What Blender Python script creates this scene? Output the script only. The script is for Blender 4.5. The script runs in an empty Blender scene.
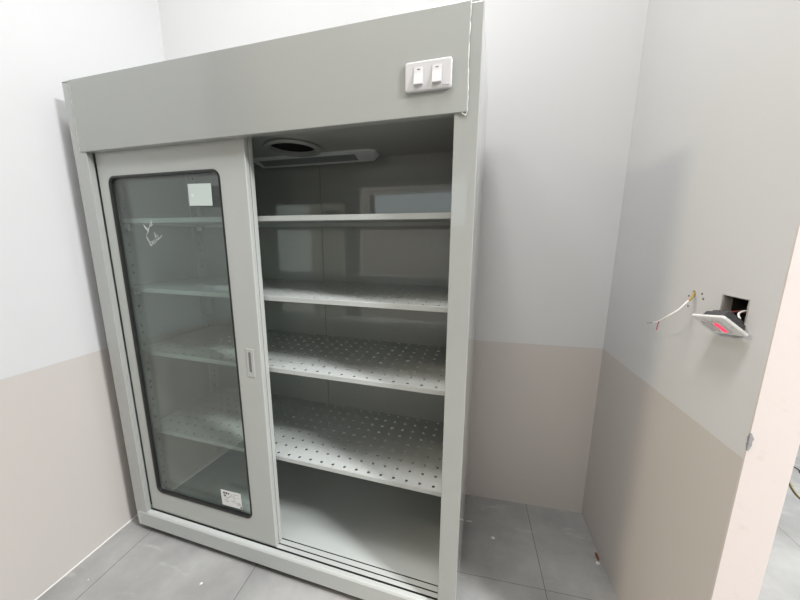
import bpy, bmesh, math, random
from mathutils import Vector, Matrix
random.seed(7)
U = 1.083                       # model units -> metres
TH = 0.0777                     # the cabinet stands slightly askew in the room
W, D, H, G = 1.3937, 0.4982, 1.80, 0.035
sc = bpy.context.scene
COL = sc.collection
sn, cs = math.sin(TH), math.cos(TH)
def c2w(p):                     # cabinet frame -> room frame (model units)
    return (p[0]*cs + p[1]*sn, -p[0]*sn + p[1]*cs, p[2])

# ------------------------------------------------------------------ materials
def mat(name, color=(.8, .8, .8), rough=.5, metal=0., **kw):
    m = bpy.data.materials.new(name); m.use_nodes = True
    b = m.node_tree.nodes['Principled BSDF']
    b.inputs['Base Color'].default_value = (*color, 1)
    b.inputs['Roughness'].default_value = rough
    b.inputs['Metallic'].default_value = metal
    for k, v in kw.items(): b.inputs[k].default_value = v
    return m
class NT:
    def __init__(s, m): s.t = m.node_tree; s.b = s.t.nodes['Principled BSDF']
    def n(s, typ, **kw):
        o = s.t.nodes.new(typ)
        for k, v in kw.items():
            if isinstance(k, str) and hasattr(o, k): setattr(o, k, v)
        return o
    def l(s, a, b): s.t.links.new(a, b)
    def math(s, op, a, b=None, c=None):
        o = s.n('ShaderNodeMath', operation=op)
        for i, x in enumerate((a, b, c)):
            if x is None: continue
            if isinstance(x, (int, float)): o.inputs[i].default_value = x
            else: s.l(x, o.inputs[i])
        return o.outputs[0]
    def noise(s, vec, scale, detail=3., rough=.5):
        o = s.n('ShaderNodeTexNoise'); s.l(vec, o.inputs['Vector'])
        o.inputs['Scale'].default_value = scale; o.inputs['Detail'].default_value = detail
        o.inputs['Roughness'].default_value = rough
        return o.outputs['Fac']
    def mix(s, fac, a, b):
        o = s.n('ShaderNodeMix', data_type='RGBA')
        if isinstance(fac, (int, float)): o.inputs[0].default_value = fac
        else: s.l(fac, o.inputs[0])
        for i, x in ((6, a), (7, b)):
            if isinstance(x, tuple): o.inputs[i].default_value = (*x, 1)
            else: s.l(x, o.inputs[i])
        return o.outputs[2]
    def ramp(s, f, lo, hi):
        o = s.n('ShaderNodeMapRange'); s.l(f, o.inputs[0])
        o.inputs[1].default_value = lo; o.inputs[2].default_value = hi
        return o.outputs[0]
    def bump(s, h, strength, dist=.002):
        o = s.n('ShaderNodeBump'); s.l(h, o.inputs['Height'])
        o.inputs['Strength'].default_value = strength; o.inputs['Distance'].default_value = dist
        s.l(o.outputs[0], s.b.inputs['Normal'])

def wall_material(name, up, low):
    m = mat(name, up, .62); t = NT(m)
    pos = t.n('ShaderNodeNewGeometry').outputs['Position']
    z = t.n('ShaderNodeSeparateXYZ'); t.l(pos, z.inputs[0])
    wob = t.math('MULTIPLY', t.math('SUBTRACT', t.noise(pos, 9, 2), .5), .003)
    f = t.math('GREATER_THAN', t.math('ADD', z.outputs[2], wob), .8247*U)
    c = t.mix(f, low, up)
    blot = t.ramp(t.noise(pos, 2.2, 4), .3, .75)
    c = t.mix(t.math("MULTIPLY", blot, .07), c, (.45, .43, .41))
    t.l(c, t.b.inputs['Base Color'])
    t.bump(t.noise(pos, 260, 3), .12, .001)
    return m
WHITE, DADO = (.56, .56, .565), (.50, .463, .437)
M_wall = wall_material('two_tone_wall_paint', WHITE, DADO)
M_end = mat('bare_cream_plaster', (.575, .51, .485), .7)
t = NT(M_end); pos = t.n('ShaderNodeNewGeometry').outputs['Position']
t.l(t.mix(t.ramp(t.noise(pos, 30, 4), .62, .72), (.575, .51, .485), (.54, .48, .45)), t.b.inputs['Base Color'])
t.bump(t.noise(pos, 120, 3), .15, .001)
M_ceil = mat('ceiling_white', (.8, .8, .8), .8)
M_white = mat('white_caulk', (.66, .65, .63), .6)

# floor tiles
M_floor = mat('grey_stone_tile', (.3, .3, .3), .42); t = NT(M_floor)
pos = t.n('ShaderNodeNewGeometry').outputs['Position']
xyz = t.n('ShaderNodeSeparateXYZ'); t.l(pos, xyz.inputs[0])
def joint(v, off, pitch, w=.0014):
    a = t.math('FLOORED_MODULO', t.math('SUBTRACT', v, off), pitch)
    d = t.math('MINIMUM', a, t.math('SUBTRACT', pitch, a))
    return t.math('LESS_THAN', d, w)
jx = joint(xyz.outputs[0], .0596, .6); jy = joint(xyz.outputs[1], .119, 1.2, .0010)
j = t.math('MAXIMUM', jx, jy)
n1 = t.ramp(t.noise(pos, 3.5, 6, .6), .3, .72)
sv = t.n('ShaderNodeMapping'); t.l(pos, sv.inputs[0]); sv.inputs['Rotation'].default_value = (0, 0, .9); sv.inputs['Scale'].default_value = (3, 14, 1)
n2 = t.ramp(t.noise(sv.outputs[0], 1.6, 5, .6), .60, .78)
c = t.mix(n1, (.215, .214, .212), (.35, .345, .338))
c = t.mix(t.math('MULTIPLY', n2, .55), c, (.50, .49, .47))
dust = t.ramp(t.noise(pos, 1.3, 3), .52, .75)
c = t.mix(t.math('MULTIPLY', dust, .25), c, (.40, .37, .34))
c = t.mix(j, c, (.10, .095, .09))
t.l(c, t.b.inputs['Base Color'])
t.bump(t.math('SUBTRACT', t.noise(pos, 40, 4), t.math('MULTIPLY', j, 2)), .15, .002)

# painted steel
def steel(name, col, rough=.38, coat=.35, cior=1.5, cr=.10, bump=.04):
    m = mat(name, col, rough, **{'Coat Weight': coat, 'Coat Roughness': cr, 'Coat IOR': cior}); t = NT(m)
    pos = t.n('ShaderNodeNewGeometry').outputs['Position']
    s = t.ramp(t.noise(pos, 5, 5, .6), .58, .8)
    t.l(t.mix(t.math('MULTIPLY', s, .10), col, tuple(x*.82 for x in col)), t.b.inputs['Base Color'])
    
    if bump: t.bump(t.noise(pos, 420, 2), bump, .0006)
    return m
PAINT = (.295, .302, .288)
M_steel = steel('grey_green_enamel', PAINT)
M_side = steel('grey_green_side_enamel', PAINT, .38, 1.0, 1.7, .05, 0)
M_back = steel('grey_enamel_back', PAINT, .30, 1.0, 1.9, .04)
M_shelf = steel('pale_grey_enamel_shelf', (.41, .425, .415), .45, .15)
M_door = steel('grey_enamel_door', (.40, .41, .39), .42, .25)
M_seal = mat('cream_sealant', (.50, .50, .47), .5)
M_gasket = mat('black_rubber', (.012, .012, .012), .35)
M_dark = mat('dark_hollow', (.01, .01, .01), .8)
M_groove = mat('track_groove_grime', (.02, .02, .018), .7)  # near-black colour of the groove faces
M_alu = mat('satin_metal', (.62, .62, .64), .35, .6)
M_cup = mat('dull_metal_cup', (.20, .19, .20), .45, .4)
M_lampbody = mat('pale_plastic', (.58, .60, .60), .4)
M_diff = mat('frosted_lamp_cover', (.20, .21, .21), .3)
M_plate = mat('white_switch_plastic', (.50, .49, .50), .28)
M_rocker = mat('white_rocker_plastic', (.55, .54, .55), .25)
M_mark = mat('grey_print', (.12, .12, .12), .5)  # print marks, and the dark behind the upright slots
M_paper = mat('pale_green_paper', (.50, .56, .53), .5)
M_label = mat('white_paper_label', (.64, .64, .63), .5)
M_ink = mat('black_ink', (.05, .05, .05), .6)
M_inkg = mat('grey_ink', (.24, .24, .24), .6)
M_chalk = mat('white_paint_pen', (.62, .64, .62), .6)
M_galv = mat('galvanised_box', (.42, .40, .38), .55, .3)
M_boxin = mat('dark_box_back', (.015, .014, .014), .8)  # shade inside the wiring box put into the colour
M_mech = mat('dark_grey_plastic', (.06, .06, .065), .5)
M_red = mat('lit_red_lens', (.9, .02, .06), .3, **{'Emission Color': (1, .02, .09, 1), 'Emission Strength': 1.3})
M_wirew = mat('white_wire_sheath', (.80, .79, .77), .4)
M_wirey = mat('yellow_wire', (.42, .27, .05), .45)
M_wirer = mat('red_wire', (.50, .03, .03), .45)
M_wirebr = mat('brown_wire', (.22, .07, .06), .5)
M_cable = mat('olive_cable', (.20, .165, .06), .5)
M_twig = mat('dark_wire_scrap', (.04, .04, .045), .5)
M_scrap = mat('white_scrap', (.62, .60, .57), .7)
M_rust = mat('red_brown_brick_chip', (.16, .055, .03), .8)
M_chip = mat('grey_broken_plaster', (.26, .25, .26), .9)
M_lampglow = mat('lamp_diffuser', (1, 1, 1), .5, **{'Emission Color': (1, .99, .97, 1), 'Emission Strength': 3.0})

def glass_mat(name, tint):
    m = bpy.data.materials.new(name); m.use_nodes = True; nt = m.node_tree
    nt.nodes.remove(nt.nodes['Principled BSDF'])
    tr = nt.nodes.new('ShaderNodeBsdfTransparent'); tr.inputs[0].default_value = (*tint, 1)
    gl = nt.nodes.new('ShaderNodeBsdfGlossy'); gl.inputs['Roughness'].default_value = .0; gl.inputs[0].default_value = (1, 1, 1, 1)
    lw_ = nt.nodes.new('ShaderNodeLayerWeight'); lw_.inputs[0].default_value = .5
    pw_ = nt.nodes.new('ShaderNodeMath'); pw_.operation = 'POWER'; pw_.inputs[1].default_value = 5
    fr = nt.nodes.new('ShaderNodeMath'); fr.operation = 'MULTIPLY_ADD'; fr.inputs[1].default_value = .96; fr.inputs[2].default_value = .04
    nt.links.new(lw_.outputs['Facing'], pw_.inputs[0]); nt.links.new(pw_.outputs[0], fr.inputs[0])
    mx = nt.nodes.new('ShaderNodeMixShader')
    nt.links.new(fr.outputs[0], mx.inputs[0]); nt.links.new(tr.outputs[0], mx.inputs[1]); nt.links.new(gl.outputs[0], mx.inputs[2])
    nt.links.new(mx.outputs[0], nt.nodes['Material Output'].inputs[0])
    return m
M_glass = glass_mat('clear_door_glass', (.93, .96, .945))

# ------------------------------------------------------------------ mesh helpers
class MB:
    def __init__(s): s.bm = bmesh.new()
    def v(s, p): return s.bm.verts.new(Vector(p)*U)
    def face(s, vs, mi=0):
        try: f = s.bm.faces.new(vs); f.material_index = mi; return f
        except ValueError: return None
    def box(s, a, b, mi=0, bev=0, M=None):
        x0, y0, z0 = a; x1, y1, z1 = b
        P = [(x0,y0,z0),(x1,y0,z0),(x1,y1,z0),(x0,y1,z0),(x0,y0,z1),(x1,y0,z1),(x1,y1,z1),(x0,y1,z1)]
        if M is not None: P = [M @ Vector(q) for q in P]
        V = [s.v(q) for q in P]
        F = [s.face([V[i] for i in q], mi) for q in ((0,3,2,1),(4,5,6,7),(0,1,5,4),(1,2,6,5),(2,3,7,6),(3,0,4,7))]
        if bev:
            es = list({e for f in F for e in f.edges})
            bmesh.ops.bevel(s.bm, geom=es, offset=bev*U, segments=2, affect='EDGES', profile=.5)
        return s
    def prism(s, prof, axis_pts, mi=0):
        """extrude a closed list of 3D points (loop a -> loop b)"""
        A = [s.v(p) for p in prof]; B = [s.v(p) for p in axis_pts]
        n = len(A)
        for i in range(n): s.face([A[i], A[(i+1)%n], B[(i+1)%n], B[i]], mi)
        s.face(A[::-1], mi); s.face(B, mi)
        return s
    def tube(s, pts, r, n=8, mi=0, caps=True):
        pts = [Vector(p) for p in pts]; rings = []
        up = Vector((.3, .2, 1)).normalized()
        for i, p in enumerate(pts):
            d = (pts[min(i+1, len(pts)-1)] - pts[max(i-1, 0)]).normalized()
            a = d.cross(up)
            if a.length < 1e-4: a = d.cross(Vector((1, 0, 0)))
            a.normalize(); b = d.cross(a)
            rr = r[i] if isinstance(r, (list, tuple)) else r
            rings.append([s.v(p + rr*(math.cos(2*math.pi*k/n)*a + math.sin(2*math.pi*k/n)*b)) for k in range(n)])
        for A, B in zip(rings, rings[1:]):
            for k in range(n): s.face([A[k], A[(k+1)%n], B[(k+1)%n], B[k]], mi)
        if caps: s.face(rings[0][::-1], mi); s.face(rings[-1], mi)
        return s
    def loops(s, loops, closed_ends=(True, True), mi=0):
        R = [[s.v(p) for p in L] for L in loops]; n = len(R[0])
        for A, B in zip(R, R[1:]):
            for k in range(n): s.face([A[k], A[(k+1)%n], B[(k+1)%n], B[k]], mi)
        if closed_ends[0]: s.face(R[0][::-1], mi)
        if closed_ends[1]: s.face(R[-1], mi)
        return s
    def build(s, name, mats, parent=None, smooth=False):
        bmesh.ops.recalc_face_normals(s.bm, faces=s.bm.faces)
        me = bpy.data.meshes.new(name); s.bm.to_mesh(me); s.bm.free()
        if not isinstance(mats, (list, tuple)): mats = [mats]
        for m in mats: me.materials.append(m)
        if smooth:
            for p in me.polygons: p.use_smooth = True
        o = bpy.data.objects.new(name, me); COL.objects.link(o)
        if parent: o.parent = parent
        return o
def bx(name, a, b, m, parent=None, bev=0): return MB().box(a, b, 0, bev).build(name, m, parent)
def tag(o, label=None, cat=None, group=None, kind=None):
    if label: o['label'] = label
    if cat: o['category'] = cat
    if group: o['group'] = group
    if kind: o['kind'] = kind
    return o
def thing(name, label, cat, loc=(0,0,0), rz=0, group=None):
    o = bpy.data.objects.new(name, None); COL.objects.link(o)
    o.location = Vector(loc)*U; o.rotation_euler = (0, 0, rz); o.empty_display_size = .1
    return tag(o, label, cat, group)
def smooth_path(P, n=8):
    P = [Vector(p) for p in P]; out = []
    for i in range(len(P)-1):
        p0, p1, p2, p3 = P[max(i-1,0)], P[i], P[i+1], P[min(i+2,len(P)-1)]
        for k in range(n):
            t = k/n
            out.append(.5*((2*p1)+(p2-p0)*t+(2*p0-5*p1+4*p2-p3)*t*t+(3*p1-p0-3*p2+p3)*t**3))
    return out+[P[-1]]
def rrect(x0, x1, z0, z1, r, n=6):
    """rounded rectangle in xz, counter-clockwise list of (x, z)"""
    out = []
    for cx, cz, a0 in ((x1-r, z0+r, -90), (x1-r, z1-r, 0), (x0+r, z1-r, 90), (x0+r, z0+r, 180)):
        for k in range(n+1):
            a = math.radians(a0 + 90*k/n); out.append((cx+r*math.cos(a), cz+r*math.sin(a)))
    return out
def plate_with_holes(mb, xs, ys, hole, r_of, zt, zb, nseg=8, mi=0):
    """xs, ys: cell boundaries; hole(i,j) -> centre or None; makes a sheet zb..zt with round holes"""
    def P(x, y, z): return (x, y, z)
    for i in range(len(xs)-1):
        for jj in range(len(ys)-1):
            x0, x1, y0, y1 = xs[i], xs[i+1], ys[jj], ys[jj+1]
            h = hole(i, jj)
            if h is None:
                for z in (zt, zb): mb.face([mb.v(q) for q in ((x0,y0,z),(x1,y0,z),(x1,y1,z),(x0,y1,z))], mi)
                continue
            cx, cy = h; r = r_of
            out = [(x1,cy),(x1,y1),(cx,y1),(x0,y1),(x0,cy),(x0,y0),(cx,y0),(x1,y0)]
            inn = [(cx+r*math.cos(k*math.pi/4), cy+r*math.sin(k*math.pi/4)) for k in range(8)]
            O = {}; I = {}
            for z in (zt, zb):
                O[z] = [mb.v((*q, z)) for q in out]; I[z] = [mb.v((*q, z)) for q in inn]
                for k in range(8): mb.face([O[z][k], O[z][(k+1)%8], I[z][(k+1)%8], I[z][k]], mi)
            for k in range(8): mb.face([I[zt][k], I[zt][(k+1)%8], I[zb][(k+1)%8], I[zb][k]], mi)

# ------------------------------------------------------------------ the setting
XL, YB, XR, YE, TW = -.0864, .5067, 1.9685, -.2042, .085
YF, CZ = -3.2, 3.30
LY = -.62
bx('floor', (-4.2, YF-.1, -.08), (5.2, 3.2, 0), M_floor)['kind'] = 'structure'
bx('ceiling', (-4.2, YF-.1, CZ), (5.2, 3.2, CZ+.08), M_ceil)['kind'] = 'structure'
bx('wall_left', (XL-.09, LY, 0), (XL, YB, CZ), M_wall)['kind'] = 'structure'
bx('wall_back', (XL-.09, YB, 0), (XR+TW, YB+.1, CZ), M_wall)['kind'] = 'structure'
# right partition with the square hole of the wiring box
bx0, bx1, bz0, bz1 = -.137, -.0655, 1.074, 1.155
wr = MB()
for a, b in (((XR, YE+.004, 0), (XR+TW, YB, bz0)), ((XR, YE+.004, bz1), (XR+TW, YB, CZ)),
             ((XR, YE+.004, bz0), (XR+TW, bx0, bz1)), ((XR, bx1, bz0), (XR+TW, YB, bz1))): wr.box(a, b)
wr = wr.build('wall_right', M_wall); wr['kind'] = 'structure'
we = MB().box((XR, YE, 0), (XR+TW, YE+.004, CZ)).build('end_face', M_end, wr)
# chipped plaster on the partition's corner
ch = MB(); rng = random.Random(3)
for k in range(8):
    z = .850+.034*k/7; w_ = .0015+.0055*math.sin(math.pi*(k+.6)/8)*rng.uniform(.6, 1.2)
    ch.box((XR-.0010, YE-.0010-rng.uniform(0, .0012), z-.003), (XR+w_, YE+w_*.6, z+.0026))
ch.build('plaster_chip', M_chip, wr)
# old screw holes round the wire
for y, z, r in ((.047, 1.133, .0028), (.001, 1.146, .0032), (-.006, 1.134, .003), (.043, 1.106, .003), (.030, 1.1455, .005)):
    MB().tube([(XR-.0006, y, z), (XR+.002, y, z)], r, 8).build('screw_hole', M_mark, wr)
bl = MB().tube([(XL+.0003, LY, .001), (XL+.0003, YB, .001)], .0030, 6).build('baseboard_left', M_white); bl['kind'] = 'structure'
# far wall of the hall behind the camera, with two guessed windows
WIN = [(-.85, .95, 1.42, 2.06), (1.48, 1.86, .10, 2.05)]  # openings out of view, added for light and reflections
wf = MB(); xe = -4.2
for x0, x1, z0, z1 in WIN:
    wf.box((xe, YF-.1, 0), (x0, YF, CZ)); wf.box((x0, YF-.1, 0), (x1, YF, z0)); wf.box((x0, YF-.1, z1), (x1, YF, CZ)); xe = x1
wf.box((xe, YF-.1, 0), (5.2, YF, CZ))
wf.build('wall_front', mat('hall_wall_grey', (.3, .3, .3), .7))['kind'] = 'structure'
for i, (x0, x1, z0, z1) in enumerate(WIN):
    wn = MB()
    for a, b in (((x0, YF-.07, z0), (x0+.04, YF-.02, z1)), ((x1-.04, YF-.07, z0), (x1, YF-.02, z1)), ((x0+.04, YF-.07, z0), (x1-.04, YF-.02, z0+.04)), ((x0+.04, YF-.07, z1-.04), (x1-.04, YF-.02, z1))): wn.box(a, b)
    wn = wn.build('window_%d' % (i+1), M_alu); wn['kind'] = 'structure'
    MB().box((x0+.04, YF-.05, z0+.04), (x1-.04, YF-.045, z1-.04)).build('pane', M_glass, wn)

# ------------------------------------------------------------------ the cabinet
cab = thing('storage_cabinet', 'tall grey-green steel storage cabinet with a glass sliding door and perforated shelves', 'cabinet', (0,0,0), -TH)
PW = .0615                       # front post width
# side panels with their front posts
b = MB(); b.box((0, .0205, G), (.018, D, H-.0035)); b.box((.0006, .0008, G), (.0115, .02, .1065)); b.box((0, 0, .107), (PW, .02, 1.7965), 0, .0015); b.box((.018, .02, .12), (PW-.004, .0225, 1.6))
b.build('side_panel', M_side, cab)
b = MB(); b.box((W-.018, .0205, G), (W, D, H-.0035)); b.box((1.3365, 0, G), (W, .02, 1.7965), 0, .0015); b.box((1.340, .02, .12), (W-.018, .0225, 1.6))
b.build('side_panel', M_side, cab)
bx('top_panel', (0, 0, H-.003), (W, D, H), M_steel, cab)
bx('fascia', (.040, -.0035, 1.573), (1.3655, .018, 1.8000), M_steel, cab, .0015)
def bead(pts, r, name='sealant_bead', m=M_seal):
    rg = random.Random(len(pts)*7+int(pts[0][0]*100)); P = []; R = []
    Q = smooth_path(pts, 10)
    for q in Q:
        P.append(q+Vector((rg.uniform(-.0012, .0012), 0, 0))); R.append(r*rg.uniform(.55, 1.45))
    return MB().tube(P, R, 6).build(name, m, cab, True)
bead([(.0415, -.0025, 1.785), (.0400, -.0025, 1.72), (.0385, -.0025, 1.65), (.0375, -.0025, 1.575)], .0011)
bead([(1.3655, -.002, 1.797), (1.3645, -.002, 1.72), (1.3655, -.002, 1.66), (1.3660, -.002, 1.573), (1.3540, -.002, 1.5722)], .0014)
# back panel: two glossy sheets meeting in a seam
bx('back_sheet', (.018, .476, .1), (.6985, D-.002, 1.78), M_back, cab)
bx('back_sheet', (.7005, .476, .1), (W-.018, D-.002, 1.78), M_back, cab)
bx('back_seam', (.698, .480, .1), (.701, .484, 1.6), M_dark, cab)
bx('floor_panel', (.018, .080, .094), (W-.018, .476, .102), M_shelf, cab)
# bottom rail: front face, lip, and the sliding door tracks (one extruded section)
prof = [(0, .035), (0, .0975), (.0035, .104), (.0075, .107), (.0180, .107), (.0180, .088), (.0245, .088), (.0245, .107), (.0392, .107),
        (.0392, .090), (.0436, .090), (.0436, .107), (.0608, .107), (.0608, .090), (.0648, .090), (.0648, .107), (.0800, .107), (.0800, .094), (.076, .085), (.01, .085), (.01, .035)]
b = MB()
def railface(prof, x0, x1):
    A = [b.v((x0, y, z)) for y, z in prof]; B = [b.v((x1, y, z)) for y, z in prof]; n = len(A)
    for i in range(n):
        y0, z0 = prof[i]; y1, z1 = prof[(i+1) % n]
        b.face([A[i], A[(i+1)%n], B[(i+1)%n], B[i]], 1 if min(z0, z1) in (.088, .090) and y0 < .07 else 0)
    b.face(A[::-1]); b.face(B)
railface(prof, .012, 1.3365)
b.build('bottom_rail', [M_shelf, M_groove], cab)
bead([(.0125, -.0005, .037), (.0125, -.0005, .066), (.0125, -.0005, .1)], .0012)
# inner ceiling with the round vent hole
zc = 1.612; hc = (.716, .262); hr = .081
b = MB(); n = 48
xa, xb_, ya, yb_ = .018, W-.018, .02, .476
def ceil_ring(z):
    out = []; inn = []
    for k in range(n):
        a = 2*math.pi*k/n; c_, s_ = math.cos(a), math.sin(a)
        tt = min(((xb_-hc[0])/c_ if c_ > 1e-6 else 1e9), ((xa-hc[0])/c_ if c_ < -1e-6 else 1e9), ((yb_-hc[1])/s_ if s_ > 1e-6 else 1e9), ((ya-hc[1])/s_ if s_ < -1e-6 else 1e9))
        out.append((hc[0]+tt*c_, hc[1]+tt*s_, z)); inn.append((hc[0]+hr*c_, hc[1]+hr*s_, z))
    return out, inn
o1, i1 = ceil_ring(zc); o2, i2 = ceil_ring(zc+.004)
b.loops([o1, i1, i2, o2], (False, False))
# corner fills
for z in (zc, zc+.004):
    for cx_, cy_ in ((xa, ya), (xb_, ya), (xa, yb_), (xb_, yb_)):
        near = [q for q in ceil_ring(z)[0]]
        e1 = min((q for q in near if abs(q[0]-cx_) < 1e-6), key=lambda q: abs(q[1]-cy_)); e2 = min((q for q in near if abs(q[1]-cy_) < 1e-6), key=lambda q: abs(q[0]-cx_))
        b.face([b.v(e1), b.v((cx_, cy_, z)), b.v(e2)])
b.build('inner_ceiling', M_steel, cab)
b = MB()
circ = lambda r, z: [(hc[0]+r*math.cos(2*math.pi*k/n), hc[1]+r*math.sin(2*math.pi*k/n), z) for k in range(n)]
b.loops([circ(.101, zc-.003), circ(.101, zc-.008), circ(.099, zc-.010), circ(.083, zc-.010), circ(.0805, zc-.008), circ(.0805, zc+.003), circ(.090, zc+.003), circ(.090, zc-.003), circ(.101, zc-.003)], (False, False))
b.build('vent_collar', M_steel, cab, False)
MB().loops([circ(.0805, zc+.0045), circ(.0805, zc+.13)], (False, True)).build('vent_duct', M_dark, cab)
# LED batten under the inner ceiling
lx0, lx1 = .432, 1.000
lamp = MB()
sec = lambda x: [(x, .352, zc-.0005), (x, .428, zc-.0005), (x, .428, zc-.024), (x, .416, zc-.029), (x, .352, zc-.007)]
secin = lambda x: [(x, .368, zc-.0005), (x, .415, zc-.0005), (x, .415, zc-.009), (x, .408, zc-.012), (x, .368, zc-.005)]
lamp.loops([secin(lx0), sec(lx0+.026), sec(lx1-.026), secin(lx1)])
lamp = lamp.build('light_batten', M_lampbody, cab)
def slant(f, o): return (.352+.064*f-.325*o, zc-.007-.022*f-.946*o)
m_ = MB(); P4 = [slant(.22, -.0005), slant(.80, -.0005), slant(.80, .0006), slant(.22, .0006)]
m_.prism([(lx0+.045, y, z) for y, z in P4], [(lx1-.085, y, z) for y, z in P4]); m_.build('diffuser', M_diff, lamp)
MB().box((lx0-.02, .375, zc-.008), (lx0+.004, .41, zc-.0006)).build('end_clip', M_gasket, lamp)
# levelling feet
for fx, fy in ((.045, .05), (W-.045, .05), (.045, D-.05), (W-.045, D-.05)):
    f = MB(); f.tube([(fx, fy, .0), (fx, fy, .008)], .016, 14); f.tube([(fx, fy, .008), (fx, fy, .09)], .005, 8)
    f.build('levelling_foot', M_twig, cab)
# slotted uprights on the side walls
def upright(xin, xout, y0, y1):
    b = MB(); x0, x1 = min(xin, xout), max(xin, xout)
    ym = (y0+y1)/2; sw = .0042; z0, z1 = .103, 1.60
    b.box((x0, y0, z0), (x1, ym-sw, z1)); b.box((x0, ym+sw, z0), (x1, y1, z1))
    xo = xin; face0, face1 = (xin-.0015, xin) if xin > xout else (xin, xin+.0015)
    z = z0; k = 0
    while z < z1-.05:
        gaps = ((z+.018, z+.029), (z+.047, z+.058)) ; nz = z+.0845
        zz = z
        for g0, g1 in gaps:
            b.box((face0, ym-sw, zz), (face1, ym+sw, g0)); zz = g1
        b.box((face0, ym-sw, zz), (face1, ym+sw, min(nz, z1))); z = nz
    u = b.build('slotted_upright', M_steel, cab)
    bk0, bk1 = (x0, x0+.002) if xin > xout else (x1-.002, x1)
    MB().box((bk0, ym-sw, z0), (bk1, ym+sw, z1)).build('slot_backing', M_mark, u)  # dark strip standing for the shaded hollow behind the slots
upright(.031, .018, .092, .136); upright(.031, .018, .412, .462)
upright(W-.031, W-.018, .092, .136); upright(W-.031, W-.018, .412, .462)
# perforated shelves
hx, hp, hy, hq = .6933, .0465, .0913, .0464
def shelf(zt):
    x0, x1, y0, y1 = .033, W-.033, .073, .4745
    b = MB(); th = .0012; lip = .0165
    xs = [x0]+[hx+(k-.5)*hp for k in range(-13, 15)]+[x1]
    ys = [y0+.0015]+[hy+(k+.5)*hq for k in range(8)]+[y1]
    def hole(i, jj):
        if i == 0 or i == len(xs)-2: return None
        return (hx+(i-14)*hp, hy+jj*hq)
    plate_with_holes(b, xs, ys, hole, .0056, zt, zt-th)
    b.box((x0, y0, zt-lip), (x1, y0+.003, zt), 0, .001)                # front lip
    b.box((x0, y0+.003, zt-lip), (x1, y0+.014, zt-lip+.0012))           # its return
    b.box((x0, y1-.0015, zt-lip), (x1, y1, zt-th))
    b.box((x0, y0+.003, zt-lip), (x0+.0015, y1-.002, zt-th)); b.box((x1-.0015, y0+.003, zt-lip), (x1, y1-.002, zt-th))
    s = b.build('perforated_shelf', M_shelf, cab)
    for sx in ((.0312, .048), (W-.048, W-.0312)):
        for sy in (.105, .43): MB().box((sx[0], sy, zt-.034), (sx[1], sy+.012, zt-.0172)).build('shelf_clip', M_alu, s)
for z in (1.352, 1.0866, .8252, .4684): shelf(z)

# sliding doors
def door(name, x0, x1, z0, z1, y0, y1, ox0, ox1, oz0, oz1, r, py):
    d = MB(); n = 7
    inn = rrect(ox0, ox1, oz0, oz1, r, n); N = len(inn)
    # outer loop points matched to the inner ones, snapped to the rectangle
    def outer(i):
        q, k = divmod(i, n+1)
        c_ = [(x1, z0), (x1, z1), (x0, z1), (x0, z0)][q]; half = n/2
        ix, iz = inn[i]
        if q == 0: return (ix, z0) if k < half else (x1, iz)
        if q == 1: return (x1, iz) if k < half else (ix, z1)
        if q == 2: return (ix, z1) if k < half else (x0, iz)
        return (x0, iz) if k < half else (ix, z0)
    outp = []; ring_in = []
    for i in range(N):
        outp.append(outer(i)); ring_in.append(inn[i])
        q, k = divmod(i, n+1)
        if k == n//2:
            outp.append([(x1, z0), (x1, z1), (x0, z1), (x0, z0)][q]); ring_in.append(((inn[i][0]+inn[i+1][0])/2, (inn[i][1]+inn[i+1][1])/2))
    L = lambda pts, y: [(x, y, z) for x, z in pts]
    c = .0018
    ins = lambda pts: [(min(max(x, x0+c), x1-c), min(max(z, z0+c), z1-c)) for x, z in pts]
    d.loops([L(ring_in, y1), L(outp, y1), L(outp, y0+c), L(ins(outp), y0), L(ring_in, y0), L(ring_in, y1)], (False, False))
    o = d.build(name, M_door, cab)
    g = MB(); w = .006; e = .0018
    A = rrect(ox0-e, ox1+e, oz0-e, oz1+e, r+e, n); B = rrect(ox0+w, ox1-w, oz0+w, oz1-w, max(r-w, .004), n)
    g.loops([L(A, y0-.0002), L(A, y0-.0028), L(rrect(ox0+.002, ox1-.002, oz0+.002, oz1-.002, r-.002, n), y0-.0038), L(B, y0-.0005), L(B, py+.004), L(inn, py+.004), L(inn, y0-.0002)], (False, False))
    g.build('gasket', M_gasket, o)
    return o
dA = door('sliding_door', .0640, .7060, .1085, 1.590, .0236, .0392, .116, .6045, .2070, 1.4925, .026, .030)
MB().box((.1165, .0300, .2075), (.6040, .0330, 1.4920)).build('glass_pane', M_glass, dA)
dB = door('sliding_door', .0650, .7052, .1085, 1.590, .0450, .0600, .0905, .6830, .165, 1.535, .02, .050)
MB().box((.0910, .0480, .1655), (.6825, .0510, 1.5345)).build('glass_pane', M_glass, dB)
# recessed handle of the front door
hx0, hx1, hz0, hz1, yy = .6450, .6770, .8040, .9080, .0236
h = MB(); n = 6
sl = rrect(.6535, .6655, .8210, .8960, .0058, n); op = rrect(hx0, hx1, hz0, hz1, .002, n); op2 = rrect(hx0+.0015, hx1-.0015, hz0+.0015, hz1-.0015, .0015, n)
L3 = lambda pts, y: [(x, y, z) for x, z in pts]
h.loops([L3(op, yy-.0002), L3(op, yy-.0008), L3(op2, yy-.0016), L3(sl, yy-.0016), L3(sl, yy-.0002)], (False, False))
h = h.build('recessed_handle', M_door, dA); h['label'] = 'recessed finger pull with a narrow upright slot'
MB().loops([L3(sl, yy-.0005), L3(sl, yy-.0002)]).build('slot_cup', M_cup, h)
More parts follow.
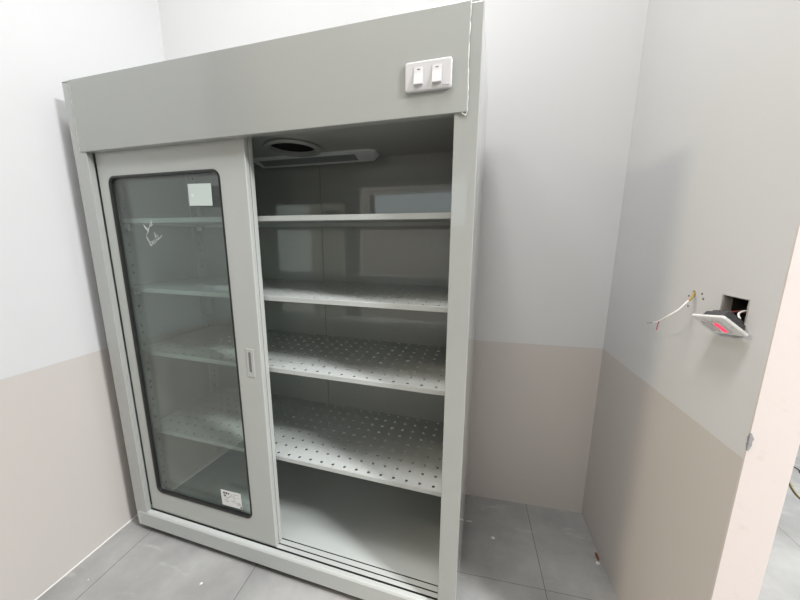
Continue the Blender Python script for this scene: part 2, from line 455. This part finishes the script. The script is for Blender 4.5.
# square paper stuck inside the glass
st = MB().prism([(0.4650, .0288, 1.3860), (0.5600, .0288, 1.3840), (0.5615, .0288, 1.4530), (0.4660, .0288, 1.4550)], [(0.4650, .0296, 1.3860), (0.5600, .0296, 1.3840), (0.5615, .0296, 1.4530), (0.4660, .0296, 1.4550)]).build('paper_sticker', M_paper, dA)
st['label'] = 'blank pale square paper stuck to the top of the door glass'
MB().tube([(.482, .0287, 1.418), (.482, .02885, 1.418)], .0055, 12).build('glue_dot', M_chalk, st)  # small light flare made as a pale disc on the sticker
# printed label near the bottom of the glass
Q = lambda a, c_: (.4580+.0965*a+ -.0020*c_, .2285+.0690*c_+.0025*a)
def lab(mb, a0, a1, c0, c1, ya, yb2):
    P = [Q(a0, c0), Q(a1, c0), Q(a1, c1), Q(a0, c1)]
    mb.prism([(x, ya, z) for x, z in P], [(x, yb2, z) for x, z in P])
m_ = MB(); lab(m_, 0, 1, 0, 1, .0288, .0296); lb = m_.build('printed_label', M_label, dA); lb['label'] = 'white printed label low on the door glass'
m_ = MB(); rg = random.Random(5)
for a0, a1, c0, c1 in ((.12, .22, .78, .90), (.24, .32, .77, .90), (.35, .42, .78, .88), (.13, .25, .63, .72), (.92, .985, .02, .15)):
    m_ = MB(); lab(m_, a0, a1, c0, c1, .02862, .02885); m_.build('bold_print', M_ink, lb)
m_ = MB()
for r_ in range(7):
    a = .14
    cc = .84-.095*r_
    while a < .88:
        w_ = rg.uniform(.03, .10)
        if rg.random() < .62 and not (r_ < 2 and a < .4): lab(m_, a, min(a+w_, .9), cc, cc+.036, .02864, .02885)
        a += w_+.025
for k in range(9): lab(m_, .78+.022*k, .788+.022*k, .18, .34, .02864, .02885)
m_.build('fine_print', M_inkg, lb)
# hand scribble on the glass
yg = .0293
strokes = [[(.243, 1.327), (.253, 1.316), (.262, 1.311), (.266, 1.314), (.262, 1.303), (.256, 1.296), (.249, 1.291)], [(.247, 1.318), (.256, 1.308), (.262, 1.302)], [(.265, 1.312), (.275, 1.327), (.283, 1.340), (.282, 1.325), (.279, 1.318)], [(.272, 1.318), (.284, 1.328), (.290, 1.322)],
           [(.249, 1.285), (.256, 1.274), (.263, 1.258), (.268, 1.252), (.274, 1.262), (.271, 1.268), (.264, 1.263)], [(.277, 1.266), (.283, 1.259), (.289, 1.266), (.284, 1.273), (.277, 1.266)], [(.291, 1.300), (.294, 1.283), (.297, 1.270)], [(.294, 1.285), (.303, 1.289), (.306, 1.280), (.301, 1.274), (.315, 1.281), (.324, 1.290)], [(.165, 1.312), (.172, 1.307)], [(.180, 1.311), (.186, 1.308)]]
for s_ in strokes: MB().tube(smooth_path([(x, yg, z) for x, z in s_], 5), .00055, 5).build('paint_pen_stroke', M_chalk, dA)
# twin light switch on the fascia
ys_ = -.0037
def lo(x0, x1, z0, z1, r, y): return L3(rrect(x0, x1, z0, z1, r, 6), y)
p = MB(); px0, px1, pz0, pz1 = 1.2175, 1.3290, 1.6265, 1.6915
p.loops([lo(px0, px1, pz0, pz1, .006, ys_), lo(px0, px1, pz0, pz1, .006, ys_-.0042), lo(px0+.0012, px1-.0012, pz0+.0012, pz1-.0012, .0055, ys_-.0062), lo(px0+.004, px1-.004, pz0+.004, pz1-.004, .005, ys_-.0070)])
p = p.build('switch_plate', M_plate, cab); p['label'] = 'white twin rocker switch plate on the fascia'
for x0 in (1.2400, 1.2840):
    x1 = x0+.0215; y_ = ys_-.0070; zt, zb = 1.6775, 1.6390; zm = (zt+zb)/2
    r_ = MB()
    side = [(y_+.0005, zt), (y_-.0012, zt-.0004), (y_-.0022, zm+.006), (y_-.0058, zb+.003), (y_-.0060, zb+.0012), (y_-.0048, zb-.0004), (y_+.0005, zb)]
    r_.prism([(x0, y, z) for y, z in side], [(x1, y, z) for y, z in side])
    r_ = r_.build('rocker', M_rocker, p)
    MB().box((x0+.0072, y_-.0022, zt-.0055), (x1-.0072, y_-.0012, zt-.0042)).build('indicator_mark', M_mark, r_)
m_ = MB()
for a in (((1.3085, ys_-.0074, 1.6322), (1.3110, ys_-.0068, 1.6338)), ((1.3120, ys_-.0074, 1.6324), (1.3230, ys_-.0068, 1.6331)), ((1.3150, ys_-.0074, 1.6331), (1.3160, ys_-.0068, 1.6337)), ((1.3195, ys_-.0074, 1.6331), (1.3205, ys_-.0068, 1.6337)), ((1.3225, ys_-.0074, 1.6331), (1.3233, ys_-.0068, 1.6341))): m_.box(*a)
m_.build('maker_mark', M_mark, p)

# ------------------------------------------------------------------ wiring on the right wall
wb = thing('wall_box', 'open square wiring box recessed in the right wall, dark inside', 'wiring box', (XR, (bx0+bx1)/2, bz0))
cy0 = (bx0+bx1)/2; hw = (bx1-bx0)/2; hh = bz1-bz0
b = MB(); q = .0025; dp = .055
b.box((.001, -hw, 0), (dp, -hw+q, hh)); b.box((.0195, hw-q, 0), (dp, hw, hh)); b.box((.001, -hw+q, 0), (dp, hw-q, q)); b.box((.001, -hw+q, hh-q), (dp, hw-q, hh))
b.build('box_sides', M_boxin, wb)  # near-black colour stands for the shade in the box
MB().box((.001, hw-q, 0), (.019, hw, hh)).build('side_plate', M_galv, wb)  # pale front strip paints the one lit side of the box
bx('box_back', (dp, -hw, 0), (dp+.003, hw, hh), M_boxin, wb)
b = MB(); rg = random.Random(2)
for k in range(9): b.box((-.0008, -hw-.002+rg.uniform(-.001, .001), hh*k/9), (.001, -hw+rg.uniform(.0005, .002), hh*(k+1)/9))
for k in range(9): b.box((-.0008, -hw+2*hw*k/9, hh-.0005), (.001, -hw+2*hw*(k+1)/9, hh+rg.uniform(.0005, .002)))
for k in range(9): b.box((-.0008, hw-rg.uniform(.0005, .002), hh*k/9), (.001, hw+.0015, hh*(k+1)/9))
b.build('rough_edge', M_galv, wb)

u_, v_, n_ = Vector((-.036, -.983, .178)).normalized(), Vector((-.762, .143, .632)).normalized(), Vector((-.647, -.113, -.754)).normalized()
pc = Vector((1.9366, -.1110, 1.0900))
sp = bpy.data.objects.new('switch_plate', None); COL.objects.link(sp); sp.empty_display_size = .05
sp.matrix_world = Matrix((u_, v_, n_)).transposed().to_4x4(); sp.location = pc*U
tag(sp, 'white switch plate with a lit red rocker dangling from the wiring box', 'switch')
pw, ph = .0515, .0302
def R2(x0, x1, y0, y1, r, z, n=5): return [(x, y, z) for x, y in rrect(x0, x1, y0, y1, r, n)]
b = MB(); b.loops([R2(-pw, pw, -ph, ph, .005, -.006), R2(-pw, pw, -ph, ph, .005, -.0015), R2(-pw+.002, pw-.002, -ph+.002, ph-.002, .004, 0)])
b.build('cover_plate', mat('clean_white_plastic', (.80, .80, .81), .28), sp)
b = MB(); b.box((-.031, -.0235, -.024), (.031, .0235, -.0062), 0, .002); b.box((-.024, -.018, -.031), (-.004, .018, -.024)); b.box((.004, -.018, -.031), (.024, .018, -.024))
for q_ in (-.018, .0, .018): b.tube([(q_, .012, -.031), (q_, .012, -.034)], .003, 8)
b.build('switch_mechanism', M_mech, sp)
for x in (-.041, .041): MB().box((x-.006, -.014, -.0105), (x+.006, .014, -.0062)).build('mounting_lug', M_mech, sp)
rk = MB().box((-.030, -.017, .0002), (-.010, .017, .0042), 0, .001).build('rocker', M_rocker, sp)
rk = MB().box((.004, -.0185, .0002), (.026, .0185, .0040), 0, .001).build('rocker', M_rocker, sp)
MB().box((.0090, -.0140, .0041), (.0210, .0130, .0050)).build('red_lens', M_red, rk)['label'] = 'glowing red lens of the rocker'
for x in (-.043, .043): MB().tube([(x, 0, -.0002), (x, 0, .0006)], .0022, 10).build('screw_cap', M_alu, sp)
# wires from the box to the mechanism (parts of the dangling switch)
def local(pt): return (Matrix((u_, v_, n_)) @ (Vector(pt)-pc))
def lwire(name, P, r, m): MB().tube([local(q_) for q_ in smooth_path(P, 8)], r, 6).build(name, m, sp, True)
lwire('switch_wire', [(2.020, -.120, 1.125), (1.985, -.117, 1.128), (1.968, -.118, 1.122), (1.964, -.128, 1.112), (1.9637, -.128, 1.1145)], .0022, M_wirew)
lwire('switch_wire', [(2.020, -.095, 1.122), (1.985, -.098, 1.124), (1.965, -.104, 1.120), (1.957, -.108, 1.119), (1.9575, -.110, 1.1145)], .0016, M_wirebr)
lwire('switch_wire', [(2.020, -.085, 1.115), (1.985, -.085, 1.119), (1.962, -.087, 1.118), (1.955, -.092, 1.115), (1.954, -.0955, 1.1125)], .0016, M_wirer)

lw = thing('loose_wire', 'short white wire sticking out of the right wall, yellow at its root', 'wire', (1.966, .0261, 1.1441))
rel = lambda P: [(a-1.966, b_-.0261, c_-1.1441) for a, b_, c_ in P]
path = [(1.9675, .0275, 1.1455), (1.955, .0141, 1.1324), (1.94, .0033, 1.1231), (1.92, -.0019, 1.102), (1.905, .0072, 1.0831), (1.90, .0324, 1.0628), (1.90, .0582, 1.0519), (1.90, .0864, 1.0431)]
sp_ = smooth_path(rel(path), 8)
MB().tube(sp_[:15], .0026, 7).build('yellow_root', M_wirey, lw, True)
MB().tube(sp_[12:49], [.0021]*28+[.0017]*9, 7).build('white_sheath', M_wirew, lw, True)
MB().tube(sp_[46:], .0011, 6).build('bare_tip', M_cup, lw, True)
MB().tube(smooth_path(rel([(1.90, .0315, 1.0640), (1.90, .0355, 1.0504), (1.90, .0372, 1.0359)]), 5), .0011, 6).build('red_strand', M_wirer, lw, True)

# ------------------------------------------------------------------ on the floor
def fl(name, label, cat, P, r, m):
    o = MB().tube(smooth_path([(x, y, r) for x, y in P], 8), r, 7).build(name, m, None, True); return tag(o, label, cat)
fl('floor_cable', 'olive yellow cable lying on the floor beyond the right wall end', 'cable', [(3.02, 1.16), (3.10, 1.07), (3.1394, 1.0043), (3.1456, .9678), (3.1115, .9032), (3.0858, .831), (3.09, .74)], .0042, M_cable)
fl('wire_scrap', 'thin dark wire scrap on the floor past the olive cable', 'wire', [(3.235, 1.135), (3.2818, 1.1066), (3.285, 1.07), (3.2729, 1.0561), (3.262, 1.00)], .0030, M_twig)
def scrap(name, label, cat, c, s, m, seed):
    rg = random.Random(seed); b = MB(); k = 7; top = []; bot = []
    for i in range(k):
        a = 2*math.pi*i/k; rr = rg.uniform(.7, 1.15)
        x, y = s[0]*rr*math.cos(a), s[1]*rr*math.sin(a)
        co, si = math.cos(s[3]), math.sin(s[3]); x, y = x*co-y*si, x*si+y*co
        bot.append((c[0]+x, c[1]+y, .0002)); top.append((c[0]+x*.75, c[1]+y*.75, s[2]*rg.uniform(.8, 1.2)))
    b.loops([bot, top])
    return tag(b.build(name, m), label, cat)
scrap('paper_scrap', 'white paper scrap on the tiles right of the cabinet', 'scrap', (1.5439, .286), (.011, .006, .004, .2), M_scrap, 1)
scrap('plaster_crumb', 'white plaster crumb at the foot of the right wall', 'crumb', (1.948, .2585), (.008, .006, .006, 0), M_scrap, 2)
scrap('brick_chip', 'red-brown brick chip against the foot of the right wall', 'crumb', (1.9565, .290), (.007, .018, .008, 0), M_rust, 3)
scrap('plaster_flake', 'pale flake on the tiles close to the cabinet side', 'crumb', (1.445, .350), (.016, .004, .002, .1), M_scrap, 4)
scrap('plaster_crumb', 'white crumb on the tiles in front of the cabinet door', 'crumb', (.45, -.135), (.006, .004, .003, .5), M_scrap, 5)
scrap('plaster_crumb', 'white crumb on the tiles near the left wall', 'crumb', (.02, -.213), (.003, .003, .002, .5), M_scrap, 6)

# ------------------------------------------------------------------ lamps, all out of view, guessed to supply the light
LAMPS = [(.30, -.80, .27, .27, 12, (1, 1, 1), 'square ceiling lamp above the cabinet door side'),
         (1.2, -.50, .27, .27, 38, (1, 1, 1), 'square ceiling lamp above the open half of the cabinet'),
         (4.1, -1.32, .27, .27, 410, (.98, 1, 1), 'square ceiling lamp in the hall beyond the right wall'),  # added to light the left wall from the side
         (3.3, .9, .27, .27, 45, (1, .98, .96), 'square ceiling lamp in the hall past the right wall, over the olive cable'),  # added to brighten the hall floor
         (-1.8, -1.5, .27, .27, 128, (1, .86, .62), 'square warm ceiling lamp in the hall beyond the left wall')]  # added warm fill for the right and back walls
def unseen_ceiling_lamp(x, y, sx, sy, label):
    o = thing('ceiling_lamp', label, 'ceiling lamp', (x, y, CZ-.03))
    b = MB(); t = .02
    for a, c_ in (((-sx, -sy, 0), (sx, -sy+t, .03)), ((-sx, sy-t, 0), (sx, sy, .03)), ((-sx, -sy+t, 0), (-sx+t, sy-t, .03)), ((sx-t, -sy+t, 0), (sx, sy-t, .03))): b.box(a, c_)
    b.build('lamp_frame', M_alu, o)
    MB().box((-sx+t, -sy+t, .006), (sx-t, sy-t, .012)).build('diffuser', M_lampglow, o)
    return o
def area(name, loc, sx, sy, power, col):
    l = bpy.data.lights.new(name, 'AREA'); l.shape = 'RECTANGLE'; l.size = sx*U; l.size_y = sy*U; l.energy = power; l.color = col
    o = bpy.data.objects.new(name, l); COL.objects.link(o); o.location = Vector(loc)*U; return o
for (x, y, sx, sy, pw_, col, label) in LAMPS:
    unseen_ceiling_lamp(x, y, sx, sy, label); area('lamp_light', (x, y, CZ-.035), 2*sx-.05, 2*sy-.05, pw_, col)

for wx, wz, sx, sz, en, wc in ((1.67, 1.08, .34, 1.8, 8, (1, .86, .74)), (.05, 1.74, 1.6, .55, 4, (.86, .95, 1))):  # added area lights outside both unseen windows
    l = bpy.data.lights.new('window_daylight', 'AREA'); l.shape = 'RECTANGLE'; l.size = sx*U; l.size_y = sz*U; l.energy = en; l.color = wc
    o = bpy.data.objects.new('window_daylight', l); COL.objects.link(o); o.location = Vector((wx, YF-.12, wz))*U; o.rotation_euler = (math.pi/2, 0, 0)
w = bpy.data.worlds.new('World'); sc.world = w; w.use_nodes = True
w.node_tree.nodes['Background'].inputs[0].default_value = (1, .93, .83, 1)
w.node_tree.nodes['Background'].inputs[1].default_value = .04

# ------------------------------------------------------------------ camera
cam = bpy.data.cameras.new('camera'); co = bpy.data.objects.new('camera', cam); COL.objects.link(co)
f, C = 313.778, (1.4414, -.8191, 1.2751); yaw, pit, roll = .2812, -.1868, .0054
F = Vector((-math.sin(yaw)*math.cos(pit), math.cos(yaw)*math.cos(pit), math.sin(pit)))
Rr = Vector((math.cos(yaw), math.sin(yaw), 0)); Up = Rr.cross(F)
c_, s_ = math.cos(roll), math.sin(roll); Rr, Up = c_*Rr+s_*Up, -s_*Rr+c_*Up
rot = Matrix((Vector(c2w(Rr)), Vector(c2w(Up)), -Vector(c2w(F)))).transposed()
co.matrix_world = Matrix.Translation(Vector(c2w(C))*U) @ rot.to_4x4()
cam.sensor_fit = 'HORIZONTAL'; cam.sensor_width = 36; cam.lens = 36*f/800; cam.clip_start = .01
sc.camera = co
vs = sc.view_settings; vs.view_transform = 'Standard'; vs.look = 'None'; vs.gamma = 1; vs.use_curve_mapping = False; vs.exposure = 0.14
